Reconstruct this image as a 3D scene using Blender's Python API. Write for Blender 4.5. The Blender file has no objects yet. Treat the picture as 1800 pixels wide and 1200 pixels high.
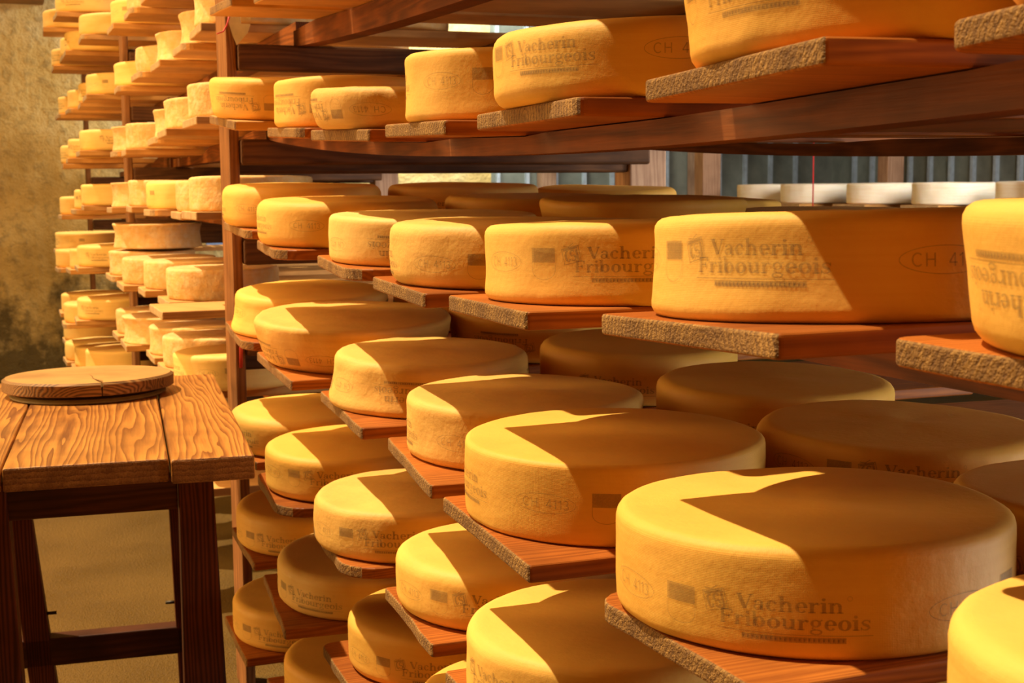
import bpy, bmesh, math, random
from mathutils import Vector, Matrix, noise
PI = math.pi
S = bpy.context.scene
COL = S.collection
FZ = 1.12                      # eye height above the cellar floor
PLANKS=[[1,1,1,0.4076,2.6149,0.1379,0.0182,-0.0918,0.0,0.271],[1,1,2,0.4501,2.2552,0.1041,-0.0035,-0.0446,0.0004,0.267],[1,1,3,0.4606,1.9041,0.086,0.063,-0.0386,0.0005,0.278],[1,1,4,0.4616,1.5383,0.0783,-0.0284,-0.0285,0.0145,0.267],[1,1,5,0.47,1.2107,0.0774,-0.01,0.0029,0.0153,0.281],[1,1,6,0.4557,0.8023,0.0832,-0.0391,0.0227,0.0022,0.257],[1,1,7,0.4898,0.4921,0.0933,-0.0169,0.0324,0.0018,0.265],[1,2,1,0.4261,2.6192,-0.0666,-0.002,-0.0445,0.0023,0.267],[1,2,2,0.4191,2.2616,-0.0904,-0.0674,-0.0328,-0.0006,0.262],[1,2,3,0.4488,1.9096,-0.1032,-0.0675,-0.03,-0.0061,0.272],[1,2,4,0.4423,1.5515,-0.1126,-0.0453,-0.013,-0.0036,0.262],[1,2,5,0.4282,1.2024,-0.1075,-0.055,0.0165,0.0021,0.257],[1,2,6,0.4402,0.833,-0.0937,-0.0127,0.0382,0.004,0.264],[1,2,7,0.4868,0.5233,-0.0892,-0.0171,0.0009,0.0019,0.276],[1,3,1,0.4193,2.6241,-0.2716,-0.0283,-0.0749,0.0019,0.264],[1,3,2,0.4238,2.2519,-0.2938,0.0168,-0.0625,0.0075,0.276],[1,3,3,0.4517,1.8959,-0.3152,-0.0281,-0.0436,0.0039,0.282],[1,3,4,0.4532,1.5547,-0.3269,-0.096,-0.0254,0.0013,0.271],[1,3,5,0.4248,1.2044,-0.3267,-0.0282,-0.0154,0.0048,0.268],[1,3,6,0.4391,0.8466,-0.3249,0.0304,0.0229,0.0065,0.251],[1,4,2,0.4092,2.2612,-0.5102,-0.0476,-0.0314,0.0011,0.27],[1,4,3,0.4315,1.9039,-0.5196,-0.0446,-0.0155,-0.0009,0.272],[1,4,4,0.4502,1.56,-0.5223,-0.045,0.0003,-0.0009,0.24],[1,5,2,0.4137,2.2569,-0.7035,-0.0648,-0.0563,0.0005,0.284],[1,4,5,0.4327,1.2163,-0.5215,0.0087,-0.0058,0.0019,0.267],[1,0,1,0.41,2.6081,0.3523,0,-0.0518,0.003,0.25],[1,0,2,0.44,2.2565,0.3363,0,-0.0392,0.003,0.33],[1,0,3,0.44,1.9048,0.3248,0,-0.0265,0.003,0.33],[1,0,4,0.44,1.5532,0.3177,0,-0.0139,0.003,0.33],[1,0,5,0.44,1.2016,0.315,0,-0.0013,0.003,0.33],[1,0,6,0.44,0.8499,0.3168,0,0.0114,0.003,0.33],[1,-1,1,0.4,2.6081,0.5281,0,-0.0682,0.003,0.25],[1,-1,2,0.4,2.2565,0.507,0,-0.0516,0.003,0.33],[1,-1,3,0.4,1.9048,0.4918,0,-0.0349,0.003,0.33],[1,-1,4,0.4,1.5532,0.4825,0,-0.0183,0.003,0.33],[1,-1,5,0.4,1.2016,0.479,0,-0.0017,0.003,0.33],[1,-1,6,0.4,0.8499,0.4813,0,0.015,0.003,0.33],[1,-1,7,0.4,0.4983,0.4895,0,0.0316,0.003,0.33],[1,3,7,0.5,0.505,-0.3155,0,0.0307,0.003,0.25],[1,4,1,0.43,2.6081,-0.5001,0,-0.0329,0.003,0.25],[1,5,1,0.42,2.6081,-0.691,0,-0.0405,0.003,0.25],[1,5,3,0.445,1.9048,-0.7125,0,-0.0207,0.003,0.25],[1,5,4,0.45,1.5532,-0.7181,0,-0.0109,0.003,0.25],[1,5,5,0.44,1.2016,-0.7202,0,-0.001,0.003,0.25],[1,6,1,0.4,2.6081,-0.876,0,-0.0405,0.003,0.25],[1,6,2,0.42,2.2565,-0.8885,0,-0.0306,0.003,0.25],[1,6,3,0.44,1.9048,-0.8975,0,-0.0207,0.003,0.25]]
NEAR=[[1,1,4,0.1474,0.0097,0.1534,0.0785],[1,1,5,0.1319,0.0097,0.1517,0.0699],[1,2,1,0.1357,-0.0073,0.1519,0.0762],[1,2,2,0.1424,-0.0039,0.1511,0.0747],[1,2,3,0.153,-0.0015,0.1527,0.0669],[1,2,4,0.1536,0.0019,0.1534,0.0731],[1,2,5,0.1655,-0.0105,0.1531,0.0739],[1,2,6,0.1627,-0.0229,0.1531,0.0736],[1,3,1,0.1549,-0.0027,0.1538,0.0769],[1,3,2,0.1463,-0.0189,0.1602,0.0784],[1,3,3,0.1483,-0.0271,0.1514,0.0742],[1,3,4,0.1548,-0.0183,0.1486,0.0731],[1,3,5,0.1504,-0.0257,0.151,0.0773],[1,3,6,0.1473,-0.0304,0.1515,0.079],[1,4,2,0.1547,-0.008,0.1531,0.0752],[1,4,3,0.1385,-0.0027,0.1523,0.073],[1,4,4,0.1467,-0.0131,0.1511,0.0714],[1,4,5,0.1456,-0.0095,0.154,0.0767],[1,1,1,0.1375,0.0,0.153,0.076],[1,1,2,0.1451,0.0,0.153,0.076],[1,1,3,0.1278,0.0,0.153,0.06],[1,1,6,0.1436,0.0,0.155,0.085],[1,1,7,0.1148,0.0,0.141,0.08],[1,2,7,0.1382,0.0,0.15,0.08],[1,0,1,0.2248,0.0,0.153,0.076],[1,0,2,0.17,0.0,0.153,0.076],[1,0,3,0.17,0.0,0.153,0.076],[1,0,4,0.17,0.0,0.153,0.076],[1,0,5,0.17,0.0,0.153,0.076],[1,0,6,0.17,0.0,0.153,0.076],[1,3,7,0.111,0.0,0.152,0.08],[1,4,1,0.1305,0.0,0.153,0.076],[1,5,1,0.1451,0.0,0.153,0.076],[1,5,2,0.162,0.0,0.153,0.076],[1,5,3,0.1711,0.0,0.153,0.076],[1,5,4,0.17,0.0,0.153,0.076],[1,5,5,0.17,0.0,0.153,0.076],[1,6,1,0.1526,0.0,0.153,0.076],[1,6,2,0.1643,0.0,0.153,0.076],[1,6,3,0.17,0.0,0.153,0.076],[2,1,1,0.4675,0.0,0.153,0.078],[2,1,2,0.4751,0.0,0.153,0.078],[2,1,3,0.4578,0.0,0.153,0.078],[2,1,4,0.4774,0.0,0.153,0.078],[2,1,5,0.4619,0.0,0.153,0.078],[2,1,6,0.4736,0.0,0.153,0.078],[2,2,1,0.4657,0.0,0.153,0.078],[2,2,2,0.4724,0.0,0.153,0.078],[2,2,3,0.483,0.0,0.153,0.078],[2,2,4,0.4836,0.0,0.153,0.062],[2,2,5,0.4955,0.0,0.153,0.062],[2,2,6,0.4927,0.0,0.153,0.062],[2,3,1,0.4849,0.0,0.153,0.078],[2,3,2,0.4763,0.0,0.153,0.078],[2,3,3,0.4753,0.0,0.153,0.078],[2,3,4,0.4888,0.0,0.153,0.078],[2,3,5,0.4752,0.0,0.153,0.078],[2,3,6,0.4633,0.0,0.153,0.078],[2,4,1,0.4605,0.0,0.153,0.078],[2,4,2,0.4847,0.0,0.153,0.078],[2,4,3,0.4685,0.0,0.153,0.078],[2,4,4,0.4767,0.0,0.153,0.078],[2,4,5,0.4756,0.0,0.153,0.078],[2,5,1,0.4751,0.0,0.153,0.078],[2,5,2,0.492,0.0,0.153,0.078],[2,5,3,0.5011,0.0,0.153,0.078],[2,5,4,0.5,0.0,0.153,0.078],[2,5,5,0.5,0.0,0.153,0.078],[3,2,1,0.7837000000000001,0,0.152,0.07],[3,2,2,0.7904,0,0.152,0.07],[3,2,3,0.8009999999999999,0,0.152,0.06],[3,2,4,0.8016,0,0.152,0.06],[3,2,5,0.8135,0,0.152,0.06],[3,2,6,0.8107,0,0.152,0.06]]
FAR=[[2,-1,0,0.56,4.95,0.572,"s",0.155],[2,-1,1,0.577,4.58,0.58,"r",0.152],[2,-1,2,0.603,4.2,0.581,"r",0.152],[2,-1,3,0.609,3.82,0.579,"r",0.152],[2,-1,4,0.6,3.42,0.568,"r",0.152],[2,0,0,0.565,5.0,0.366,"s",0.155],[2,0,1,0.603,4.6,0.382,"r",0.152],[2,0,2,0.623,4.2,0.382,"w",0.152],[2,0,3,0.639,3.78,0.389,"w",0.152],[2,0,4,0.622,3.38,0.394,"r",0.152],[2,1,0,0.549,5.02,0.143,"w",0.152],[2,1,1,0.562,4.66,0.138,"r",0.152],[2,1,2,0.615,4.28,0.162,"w",0.152],[2,1,3,0.599,3.88,0.169,"r",0.152],[2,1,4,0.61,3.45,0.179,"r",0.152],[2,2,0,0.537,5.0,-0.054,"w",0.152],[2,2,1,0.562,4.62,-0.047,"r",0.152],[2,2,2,0.581,4.2,-0.053,"s",0.155],[2,2,3,0.612,3.75,-0.055,"r",0.152],[2,2,4,0.595,3.38,-0.049,"r",0.152],[2,3,0,0.516,4.98,-0.291,"r",0.152],[2,3,1,0.532,4.6,-0.299,"r",0.152],[2,3,2,0.562,4.2,-0.291,"r",0.152],[2,3,3,0.583,3.8,-0.294,"r",0.152],[2,3,4,0.356,3.42,-0.286,"e",0],[2,4,0,0.534,4.95,-0.498,"r",0.152],[2,4,1,0.524,4.58,-0.492,"w",0.152],[2,4,2,0.566,4.18,-0.488,"r",0.152],[2,4,3,0.564,3.78,-0.479,"r",0.152],[2,4,4,0.543,3.36,-0.477,"s",0.155],[2,5,0,0.505,4.2,-0.781,"s",0.155],[2,5,1,0.496,3.75,-0.744,"s",0.155],[2,5,2,0.465,3.3,-0.781,"e",0],[3,-2,0,0.432,6.1,0.747,"s",0.155],[3,-2,1,0.398,6.7,0.748,"s",0.155],[3,-1,0,0.499,5.72,0.615,"s",0.155],[3,-1,1,0.459,6.1,0.59,"s",0.155],[3,-1,2,0.461,6.5,0.606,"s",0.155],[3,-1,3,0.436,6.9,0.595,"s",0.155],[3,0,0,0.515,5.72,0.383,"s",0.155],[3,0,1,0.505,6.1,0.375,"s",0.155],[3,0,2,0.48,6.5,0.374,"s",0.155],[3,0,3,0.457,6.9,0.37,"s",0.155],[3,1,0,0.482,5.72,0.163,"s",0.155],[3,1,1,0.458,6.15,0.144,"s",0.155],[3,1,2,0.446,6.6,0.129,"s",0.155],[3,2,0,0.477,5.72,-0.052,"s",0.155],[3,2,1,0.469,6.1,-0.072,"s",0.155],[3,2,2,0.431,6.6,-0.103,"s",0.155],[3,3,0,0.452,5.72,-0.297,"p",0.152],[3,3,1,0.439,6.1,-0.326,"s",0.155],[3,3,2,0.402,6.6,-0.346,"s",0.155],[3,3,3,0.419,7.0,-0.279,"s",0.155],[3,4,0,0.443,5.72,-0.509,"p",0.152],[3,4,1,0.406,6.1,-0.557,"s",0.155],[3,4,2,0.418,6.6,-0.551,"s",0.155],[3,5,0,0.465,5.72,-0.721,"s",0.155],[3,5,1,0.442,6.1,-0.75,"s",0.155],[3,5,2,0.426,6.6,-0.778,"s",0.155],[3,5,3,0.439,7.0,-0.725,"s",0.155]]

# ------------------------------------------------------------ camera
YAW, PITCH, ROLL = 0.363678, 0.113168, -0.008724
fw = Vector((math.sin(YAW)*math.cos(PITCH), math.cos(YAW)*math.cos(PITCH), -math.sin(PITCH)))
rt = Vector((math.cos(YAW), -math.sin(YAW), 0)); up = rt.cross(fw)
r2 = math.cos(ROLL)*rt + math.sin(ROLL)*up; u2 = -math.sin(ROLL)*rt + math.cos(ROLL)*up
cam = bpy.data.cameras.new('camera'); cam.sensor_width = 36; cam.lens = 2364.27/1800*36
cam.clip_start = .02; cam.clip_end = 60
cam.dof.use_dof = True; cam.dof.focus_distance = 1.35; cam.dof.aperture_fstop = 20
co = bpy.data.objects.new('camera', cam); COL.objects.link(co)
co.matrix_world = Matrix(((r2.x, u2.x, -fw.x, 0), (r2.y, u2.y, -fw.y, 0), (r2.z, u2.z, -fw.z, FZ), (0, 0, 0, 1)))
S.camera = co

# ------------------------------------------------------------ light
S.view_settings.view_transform = 'Standard'; S.view_settings.look = 'None'
S.view_settings.gamma = 1; S.view_settings.exposure = 0.0
W = bpy.data.worlds.new('world'); S.world = W; W.use_nodes = True
W.node_tree.nodes['Background'].inputs[0].default_value = (1.0, .41, .08, 1)
W.node_tree.nodes['Background'].inputs[1].default_value = .17

def sun(name, d, col, strength, angle):
    l = bpy.data.lights.new(name, 'SUN'); l.color = col; l.energy = strength; l.angle = math.radians(angle)
    o = bpy.data.objects.new(name, l); COL.objects.link(o)
    o.rotation_euler = Vector(d).to_track_quat('-Z', 'Y').to_euler(); return o
def area(name, loc, d, sx, sy, col, power):
    l = bpy.data.lights.new(name, 'AREA'); l.shape = 'RECTANGLE'; l.size = sx; l.size_y = sy; l.color = col; l.energy = power
    o = bpy.data.objects.new(name, l); COL.objects.link(o); o.location = loc
    o.rotation_euler = Vector(d).to_track_quat('-Z', 'Z').to_euler(); return o
sun('sun', (.39, -.26, -1.0), (1.0, .86, .62), 5.9, .8)
area('window_light_near', (2.6, .28, .85), (-1, .18, .0), 1.6, .32, (.90, .95, .92), 50)
area('left_fill_light', (-1.8, 3.8, 2.45), (1, -.10, -.42), 6.0, 1.2, (1.0, .64, .26), 245)  # added warm fill from the unseen left, brightens rinds and plank undersides
area('far_wall_fill', (2.3, 7.2, 2.5), (0, 1, -.9), 1.4, .3, (.88, .97, .90), 55)  # added fill that brightens the far wall, no lamp hangs there
area('back_rack_fill', (3.1, 2.2, 1.75), (.12, 1, -.22), 1.2, .8, (1.0, .97, .92), 110)  # added fill in the open aisle, brightens the back rack's near sides

# ------------------------------------------------------------ helpers
def mesh(name, verts, faces, mats, parent=None, smooth=False, fmat=None, uvs=None):
    me = bpy.data.meshes.new(name); me.from_pydata([tuple(v) for v in verts], [], faces)
    for m in (mats if isinstance(mats, (list, tuple)) else [mats]): me.materials.append(m)
    if fmat:
        for p, k in zip(me.polygons, fmat): p.material_index = k
    if smooth: me.polygons.foreach_set('use_smooth', [True]*len(me.polygons))
    if uvs:
        ul = me.uv_layers.new(name='UVMap')
        for lp in me.loops: ul.data[lp.index].uv = uvs[lp.vertex_index]
    me.update()
    o = bpy.data.objects.new(name, me); COL.objects.link(o)
    if parent: o.parent = parent
    return o
def tag(o, label=None, cat=None, group=None, kind=None):
    if label: o['label'] = label
    if cat: o['category'] = cat
    if group: o['group'] = group
    if kind: o['kind'] = kind
    return o
def bevel(o, w=.002, seg=2, ang=35):
    m = o.modifiers.new('bevel', 'BEVEL'); m.width = w; m.segments = seg; m.limit_method = 'ANGLE'; m.angle_limit = math.radians(ang)
    return o
def box(name, lo, hi, mat, parent=None, bv=.003, M=None, endmat=None, endaxis=0):
    x0, y0, z0 = lo; x1, y1, z1 = hi
    v = [Vector(p) for p in ((x0,y0,z0),(x1,y0,z0),(x1,y1,z0),(x0,y1,z0),(x0,y0,z1),(x1,y0,z1),(x1,y1,z1),(x0,y1,z1))]
    if M: v = [M @ p for p in v]
    f = [(0,3,2,1),(4,5,6,7),(0,1,5,4),(1,2,6,5),(2,3,7,6),(3,0,4,7)]
    fm = None
    if endmat: fm = [0,0,0,1,0,1] if endaxis == 0 else ([0,0,1,0,1,0] if endaxis == 1 else [1,1,0,0,0,0])
    o = mesh(name, v, f, [mat, endmat] if endmat else mat, parent, fmat=fm)
    if bv: bevel(o, bv)
    return o
def empty(name, loc=(0,0,0)):
    o = bpy.data.objects.new(name, None); o.empty_display_size = .05; COL.objects.link(o); o.location = loc; return o
def tube(name, pts, r, mat, parent=None, seg=6, caps=True):
    vs, fs = [], []; n = len(pts)
    for i, p in enumerate(pts):
        p = Vector(p); a = Vector(pts[max(i-1, 0)]); b = Vector(pts[min(i+1, n-1)]); t = (b-a).normalized()
        s = t.orthogonal().normalized() if i == 0 else (s - t*s.dot(t)).normalized()
        q = t.cross(s)
        for k in range(seg):
            an = 2*PI*k/seg; vs.append(p + r*(math.cos(an)*s + math.sin(an)*q))
    for i in range(n-1):
        for k in range(seg): fs.append((i*seg+k, i*seg+(k+1) % seg, (i+1)*seg+(k+1) % seg, (i+1)*seg+k))
    if caps: fs.append(tuple(range(seg))[::-1]); fs.append(tuple((n-1)*seg+k for k in range(seg)))
    return mesh(name, vs, fs, mat, parent, smooth=True)

# ------------------------------------------------------------ materials
def newmat(name):
    m = bpy.data.materials.new(name); m.use_nodes = True; nt = m.node_tree
    return m, nt, nt.nodes['Principled BSDF']
def N(nt, t, **k):
    n = nt.nodes.new(t)
    for a, b in k.items():
        if hasattr(n, a): setattr(n, a, b)
    return n
def setin(n, **k):
    for a, b in k.items(): n.inputs[a.replace('_', ' ')].default_value = b
def ramp(nt, fac, stops):
    r = N(nt, 'ShaderNodeValToRGB'); e = r.color_ramp.elements
    while len(e) < len(stops): e.new(.5)
    for q, (p, c) in zip(e, stops): q.position = p; q.color = (*c, 1)
    nt.links.new(fac, r.inputs[0]); return r.outputs[0]
def mix(nt, fac, a, b, mode='MIX'):
    m = N(nt, 'ShaderNodeMix', data_type='RGBA', blend_type=mode)
    for sock, v in ((m.inputs[0], fac), (m.inputs[6], a), (m.inputs[7], b)):
        if isinstance(v, bpy.types.NodeSocket): nt.links.new(v, sock)
        elif isinstance(v, (int, float)): sock.default_value = v
        else: sock.default_value = (*v, 1)
    return m.outputs[2]
def math_(nt, op, a, b=0.0):
    m = N(nt, 'ShaderNodeMath', operation=op)
    for s, v in zip(m.inputs, (a, b)):
        if isinstance(v, bpy.types.NodeSocket): nt.links.new(v, s)
        else: s.default_value = v
    return m.outputs[0]
def coords(nt, out='Object', scale=(1,1,1), rnd=True):
    tc = N(nt, 'ShaderNodeTexCoord'); mp = N(nt, 'ShaderNodeMapping'); mp.inputs['Scale'].default_value = scale
    nt.links.new(tc.outputs[out], mp.inputs['Vector'])
    if rnd:
        oi = N(nt, 'ShaderNodeObjectInfo'); cx = N(nt, 'ShaderNodeCombineXYZ')
        for k, f in enumerate((37., 3.1, 2.3)):
            nt.links.new(math_(nt, 'MULTIPLY', oi.outputs['Random'], f), cx.inputs[k])
        nt.links.new(cx.outputs[0], mp.inputs['Location'])
    return mp.outputs[0]
def noise_(nt, vec, scale, detail=4, rough=.55):
    n = N(nt, 'ShaderNodeTexNoise'); setin(n, Scale=scale, Detail=detail, Roughness=rough); nt.links.new(vec, n.inputs['Vector']); return n.outputs[0]
def bump(nt, bs, h, strength, dist, prev=None):
    b = N(nt, 'ShaderNodeBump'); setin(b, Strength=strength, Distance=dist); nt.links.new(h, b.inputs['Height'])
    if prev: nt.links.new(prev, b.inputs['Normal'])
    nt.links.new(b.outputs[0], bs.inputs['Normal']); return b.outputs[0]

def wood(name, light, dark, axis=0, ring=60, rough=.55, wet=0.0, contrast=.35, bumps=.35, distort=2.5):
    """grain runs along local axis: growth rings about a far-off pith"""
    m, nt, bs = newmat(name)
    sc = [1, 1, 1]; sc[axis] = .09
    v = coords(nt, 'Object', tuple(sc))
    n1 = noise_(nt, v, 9, 3)
    add = N(nt, 'ShaderNodeVectorMath', operation='MULTIPLY_ADD')
    cmb = N(nt, 'ShaderNodeCombineXYZ')
    for k in range(3): nt.links.new(n1, cmb.inputs[k])
    nt.links.new(cmb.outputs[0], add.inputs[0]); add.inputs[1].default_value = (.03*distort,)*3; nt.links.new(v, add.inputs[2])
    w = N(nt, 'ShaderNodeTexWave', wave_type='RINGS', rings_direction='XYZ'[axis], wave_profile='SAW' if wet else 'SIN')
    setin(w, Scale=ring, Distortion=distort, Detail=3, Detail_Scale=1.5)
    nt.links.new(add.outputs[0], w.inputs['Vector'])
    fib = [60, 60, 60]; fib[axis] = 2.2
    vf = coords(nt, 'Object', tuple(fib))
    nf = noise_(nt, vf, 6, 3)
    g = mix(nt, contrast, (.5, .5, .5), w.outputs[1])
    g2 = math_(nt, 'ADD', math_(nt, 'MULTIPLY', g, .7), math_(nt, 'MULTIPLY', nf, .4))
    c = ramp(nt, g2, [(.25, dark), (.72, light)])
    blot = noise_(nt, coords(nt, 'Object', (1, 1, 1)), 7, 4)
    c = mix(nt, ramp(nt, blot, [(.42, (0, 0, 0)), (.7, (.55,)*3)]), c, tuple(q*.55 for q in dark))
    nt.links.new(c, bs.inputs['Base Color']); setin(bs, Roughness=rough)
    bs.inputs['Specular IOR Level'].default_value = .5 if wet else .15
    if wet: setin(bs, Coat_Weight=wet, Coat_Roughness=.25)
    bump(nt, bs, g2, bumps, .0015)
    return m
def endgrain(name, light, dark):
    m, nt, bs = newmat(name)
    v = coords(nt, 'Object', (1, 1, 1))
    w = N(nt, 'ShaderNodeTexWave', wave_type='RINGS', rings_direction='X', wave_profile='SAW')
    setin(w, Scale=46, Distortion=3, Detail=3, Detail_Scale=2); nt.links.new(v, w.inputs['Vector'])
    n = noise_(nt, v, 420, 2, .7); n2 = noise_(nt, v, 30, 3)
    h = math_(nt, 'ADD', math_(nt, 'MULTIPLY', w.outputs[1], .35), math_(nt, 'MULTIPLY', n, .8))
    c = ramp(nt, h, [(.3, dark), (.75, light)])
    c = mix(nt, ramp(nt, n2, [(.4, (0, 0, 0)), (.65, (.6,)*3)]), c, dark)
    nt.links.new(c, bs.inputs['Base Color']); setin(bs, Roughness=.85)
    bump(nt, bs, h, .9, .003)
    return m
def cheese_mat(name, base, streak, rind=0.0, weave=.08, lump=.25):
    m, nt, bs = newmat(name)
    v = coords(nt, 'Object', (1, 1, 1)); vs = coords(nt, 'Object', (.6, .6, 12))
    uv = coords(nt, 'UV', (1, 1, 1), rnd=False)
    st = noise_(nt, vs, 14, 4); bl = noise_(nt, v, 9, 4); fine = noise_(nt, v, 160, 3)
    c = mix(nt, ramp(nt, st, [(.4, (0, 0, 0)), (.75, (.65,)*3)]), base, streak)
    c = mix(nt, ramp(nt, bl, [(.45, (0, 0, 0)), (.75, (.45 + rind*.4,)*3)]), c, tuple(q*(.80 - .25*rind) for q in streak))
    if rind:
        sp = noise_(nt, v, 45, 5, .7)
        c = mix(nt, ramp(nt, sp, [(.46, (0, 0, 0)), (.62, (rind,)*3)]), c, (.68, .49, .26))
    nt.links.new(c, bs.inputs['Base Color'])
    setin(bs, Roughness=.7 if rind else .6); bs.inputs['Specular IOR Level'].default_value = .25
    bs.inputs['Subsurface Weight'].default_value = .12; bs.inputs['Subsurface Radius'].default_value = (1, .45, .12); bs.inputs['Subsurface Scale'].default_value = .006
    # cheesecloth imprint: two thread directions on the unrolled side
    mask = noise_(nt, v, 6, 2)
    mask = ramp(nt, mask, [(.42, (.1,)*3), (.6, (1,)*3)])
    hs = None
    for d in ('X', 'Y'):
        w = N(nt, 'ShaderNodeTexWave', wave_type='BANDS', bands_direction=d); setin(w, Scale=260, Distortion=.6)
        nt.links.new(uv, w.inputs['Vector'])
        hs = w.outputs[1] if hs is None else math_(nt, 'ADD', hs, w.outputs[1])
    hs = math_(nt, 'MULTIPLY', hs, mask)
    b = bump(nt, bs, hs, weave, .0006)
    b = bump(nt, bs, fine, lump, .0012, b)
    b = bump(nt, bs, noise_(nt, v, 26 if not rind else 38, 4), lump + rind*.5, .004 + rind*.006, b)
    return m
def plain(name, c, rough=.6, metal=0., nsc=30, var=.25, bmp=.2):
    m, nt, bs = newmat(name); v = coords(nt, 'Object'); n = noise_(nt, v, nsc, 4)
    nt.links.new(mix(nt, ramp(nt, n, [(.3, (0, 0, 0)), (.7, (1, 1, 1))]), c, tuple(q*(1-var) for q in c)), bs.inputs['Base Color'])
    setin(bs, Roughness=rough, Metallic=metal); bump(nt, bs, n, bmp, .002); return m

M_CH = [cheese_mat('smooth_yellow_rind', (.87, .47, .085), (.81, .40, .062)),
        cheese_mat('pale_yellow_rind', (.88, .54, .15), (.83, .46, .10), weave=.1),
        cheese_mat('streaky_orange_rind', (.83, .46, .10), (.70, .34, .07), lump=.4),
        cheese_mat('deep_yellow_rind', (.85, .44, .068), (.79, .37, .048), weave=.13)]
M_RIND = cheese_mat('crusty_beige_rind', (.74, .43, .15), (.66, .33, .08), rind=.55, weave=0, lump=.35)
M_PALE = cheese_mat('whitish_rind', (.90, .74, .44), (.85, .62, .28), weave=.1)
M_WHITE = cheese_mat('chalky_white_rind', (.90, .82, .66), (.82, .66, .42), weave=.1, lump=.5)
W_PL = wood('old_plank_wood', (.52, .160, .022), (.24, .058, .009), rough=.5)
W_PL2 = wood('old_plank_wood_red', (.46, .130, .018), (.19, .045, .007), ring=45, rough=.48)
W_END = endgrain('weathered_end_grain', (.42, .21, .042), (.13, .05, .008))
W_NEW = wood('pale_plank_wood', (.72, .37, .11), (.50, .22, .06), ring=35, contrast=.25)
W_NEWE = endgrain('pale_end_grain', (.62, .40, .17), (.32, .17, .06))
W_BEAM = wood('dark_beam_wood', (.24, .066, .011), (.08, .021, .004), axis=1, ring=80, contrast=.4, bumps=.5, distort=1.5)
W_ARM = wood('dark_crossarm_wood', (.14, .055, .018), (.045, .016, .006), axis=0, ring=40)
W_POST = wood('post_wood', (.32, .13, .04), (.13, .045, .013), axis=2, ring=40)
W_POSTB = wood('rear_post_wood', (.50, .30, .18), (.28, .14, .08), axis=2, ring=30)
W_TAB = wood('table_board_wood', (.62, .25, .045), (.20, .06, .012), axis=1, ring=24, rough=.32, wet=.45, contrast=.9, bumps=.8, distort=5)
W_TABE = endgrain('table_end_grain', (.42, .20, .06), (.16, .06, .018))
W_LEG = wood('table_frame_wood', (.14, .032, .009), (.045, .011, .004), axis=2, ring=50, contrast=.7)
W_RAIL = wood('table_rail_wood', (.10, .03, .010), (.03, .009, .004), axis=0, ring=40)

def ink():
    m, nt, bs = newmat('printed_ink'); v = coords(nt, 'Object'); n = noise_(nt, v, 700, 2, .7); n2 = noise_(nt, v, 45, 3)
    bs.inputs['Base Color'].default_value = (.10, .055, .03, 1); setin(bs, Roughness=.7)
    tr = N(nt, 'ShaderNodeBsdfTransparent'); mx = N(nt, 'ShaderNodeMixShader')
    f = math_(nt, 'MULTIPLY', math_(nt, 'ADD', math_(nt, 'MULTIPLY', n, .55), math_(nt, 'MULTIPLY', n2, .55)), .60)
    nt.links.new(f, mx.inputs[0]); nt.links.new(tr.outputs[0], mx.inputs[1]); nt.links.new(bs.outputs[0], mx.inputs[2])
    nt.links.new(mx.outputs[0], nt.nodes['Material Output'].inputs[0]); return m
M_INK = ink()
# ------------------------------------------------------------ print on the rinds: strokes as quad strips in mm
class Art:
    def __init__(s): s.v = []; s.f = []
    def strip(s, pts, w, close=False):
        n = len(pts)
        if not isinstance(w, (list, tuple)): w = [w]*n
        b = len(s.v)
        for i, (x, y) in enumerate(pts):
            a = pts[(i-1) % n] if close or i else pts[0]; c = pts[(i+1) % n] if close or i < n-1 else pts[-1]
            dx, dy = c[0]-a[0], c[1]-a[1]; L = math.hypot(dx, dy) or 1
            nx, ny = -dy/L*w[i]/2, dx/L*w[i]/2
            s.v += [(x+nx, y+ny), (x-nx, y-ny)]
        for i in range(n if close else n-1):
            j = (i+1) % n; s.f.append((b+2*i, b+2*i+1, b+2*j+1, b+2*j))
    def rect(s, x0, y0, x1, y1, nx=1):
        b = len(s.v)
        for i in range(nx+1):
            x = x0+(x1-x0)*i/nx; s.v += [(x, y0), (x, y1)]
        for i in range(nx): s.f.append((b+2*i, b+2*i+2, b+2*i+3, b+2*i+1))
    def ring(s, cx, cy, rx, ry, wh, wv, a0=0, a1=360, n=18):
        full = abs(a1-a0) >= 359.9; k = n if full else n+1
        an = [math.radians(a0+(a1-a0)*i/n) for i in range(k)]
        # wh = stroke width at left and right, wv = at top and bottom
        s.strip([(cx+(rx-wh/2)*math.cos(a), cy+(ry-wv/2)*math.sin(a)) for a in an],
                [wh*abs(math.cos(a))**1.5+wv*(1-abs(math.cos(a))**1.5) for a in an], close=full)
    def dot(s, cx, cy, r):
        b = len(s.v); n = 8
        s.v += [(cx, cy)]+[(cx+r*math.cos(2*PI*i/n), cy+r*math.sin(2*PI*i/n)) for i in range(n)]
        for i in range(n): s.f.append((b, b+1+i, b+1+(i+1) % n))
    def put(s, o, dx, dy, sx, sy, rot=0):
        b = len(s.v); c, q = math.cos(rot), math.sin(rot)
        s.v += [(dx+(x*sx*c-y*sy*q), dy+(x*sx*q+y*sy*c)) for x, y in o.v]; s.f += [tuple(b+i for i in f) for f in o.f]
SX = 50
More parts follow.
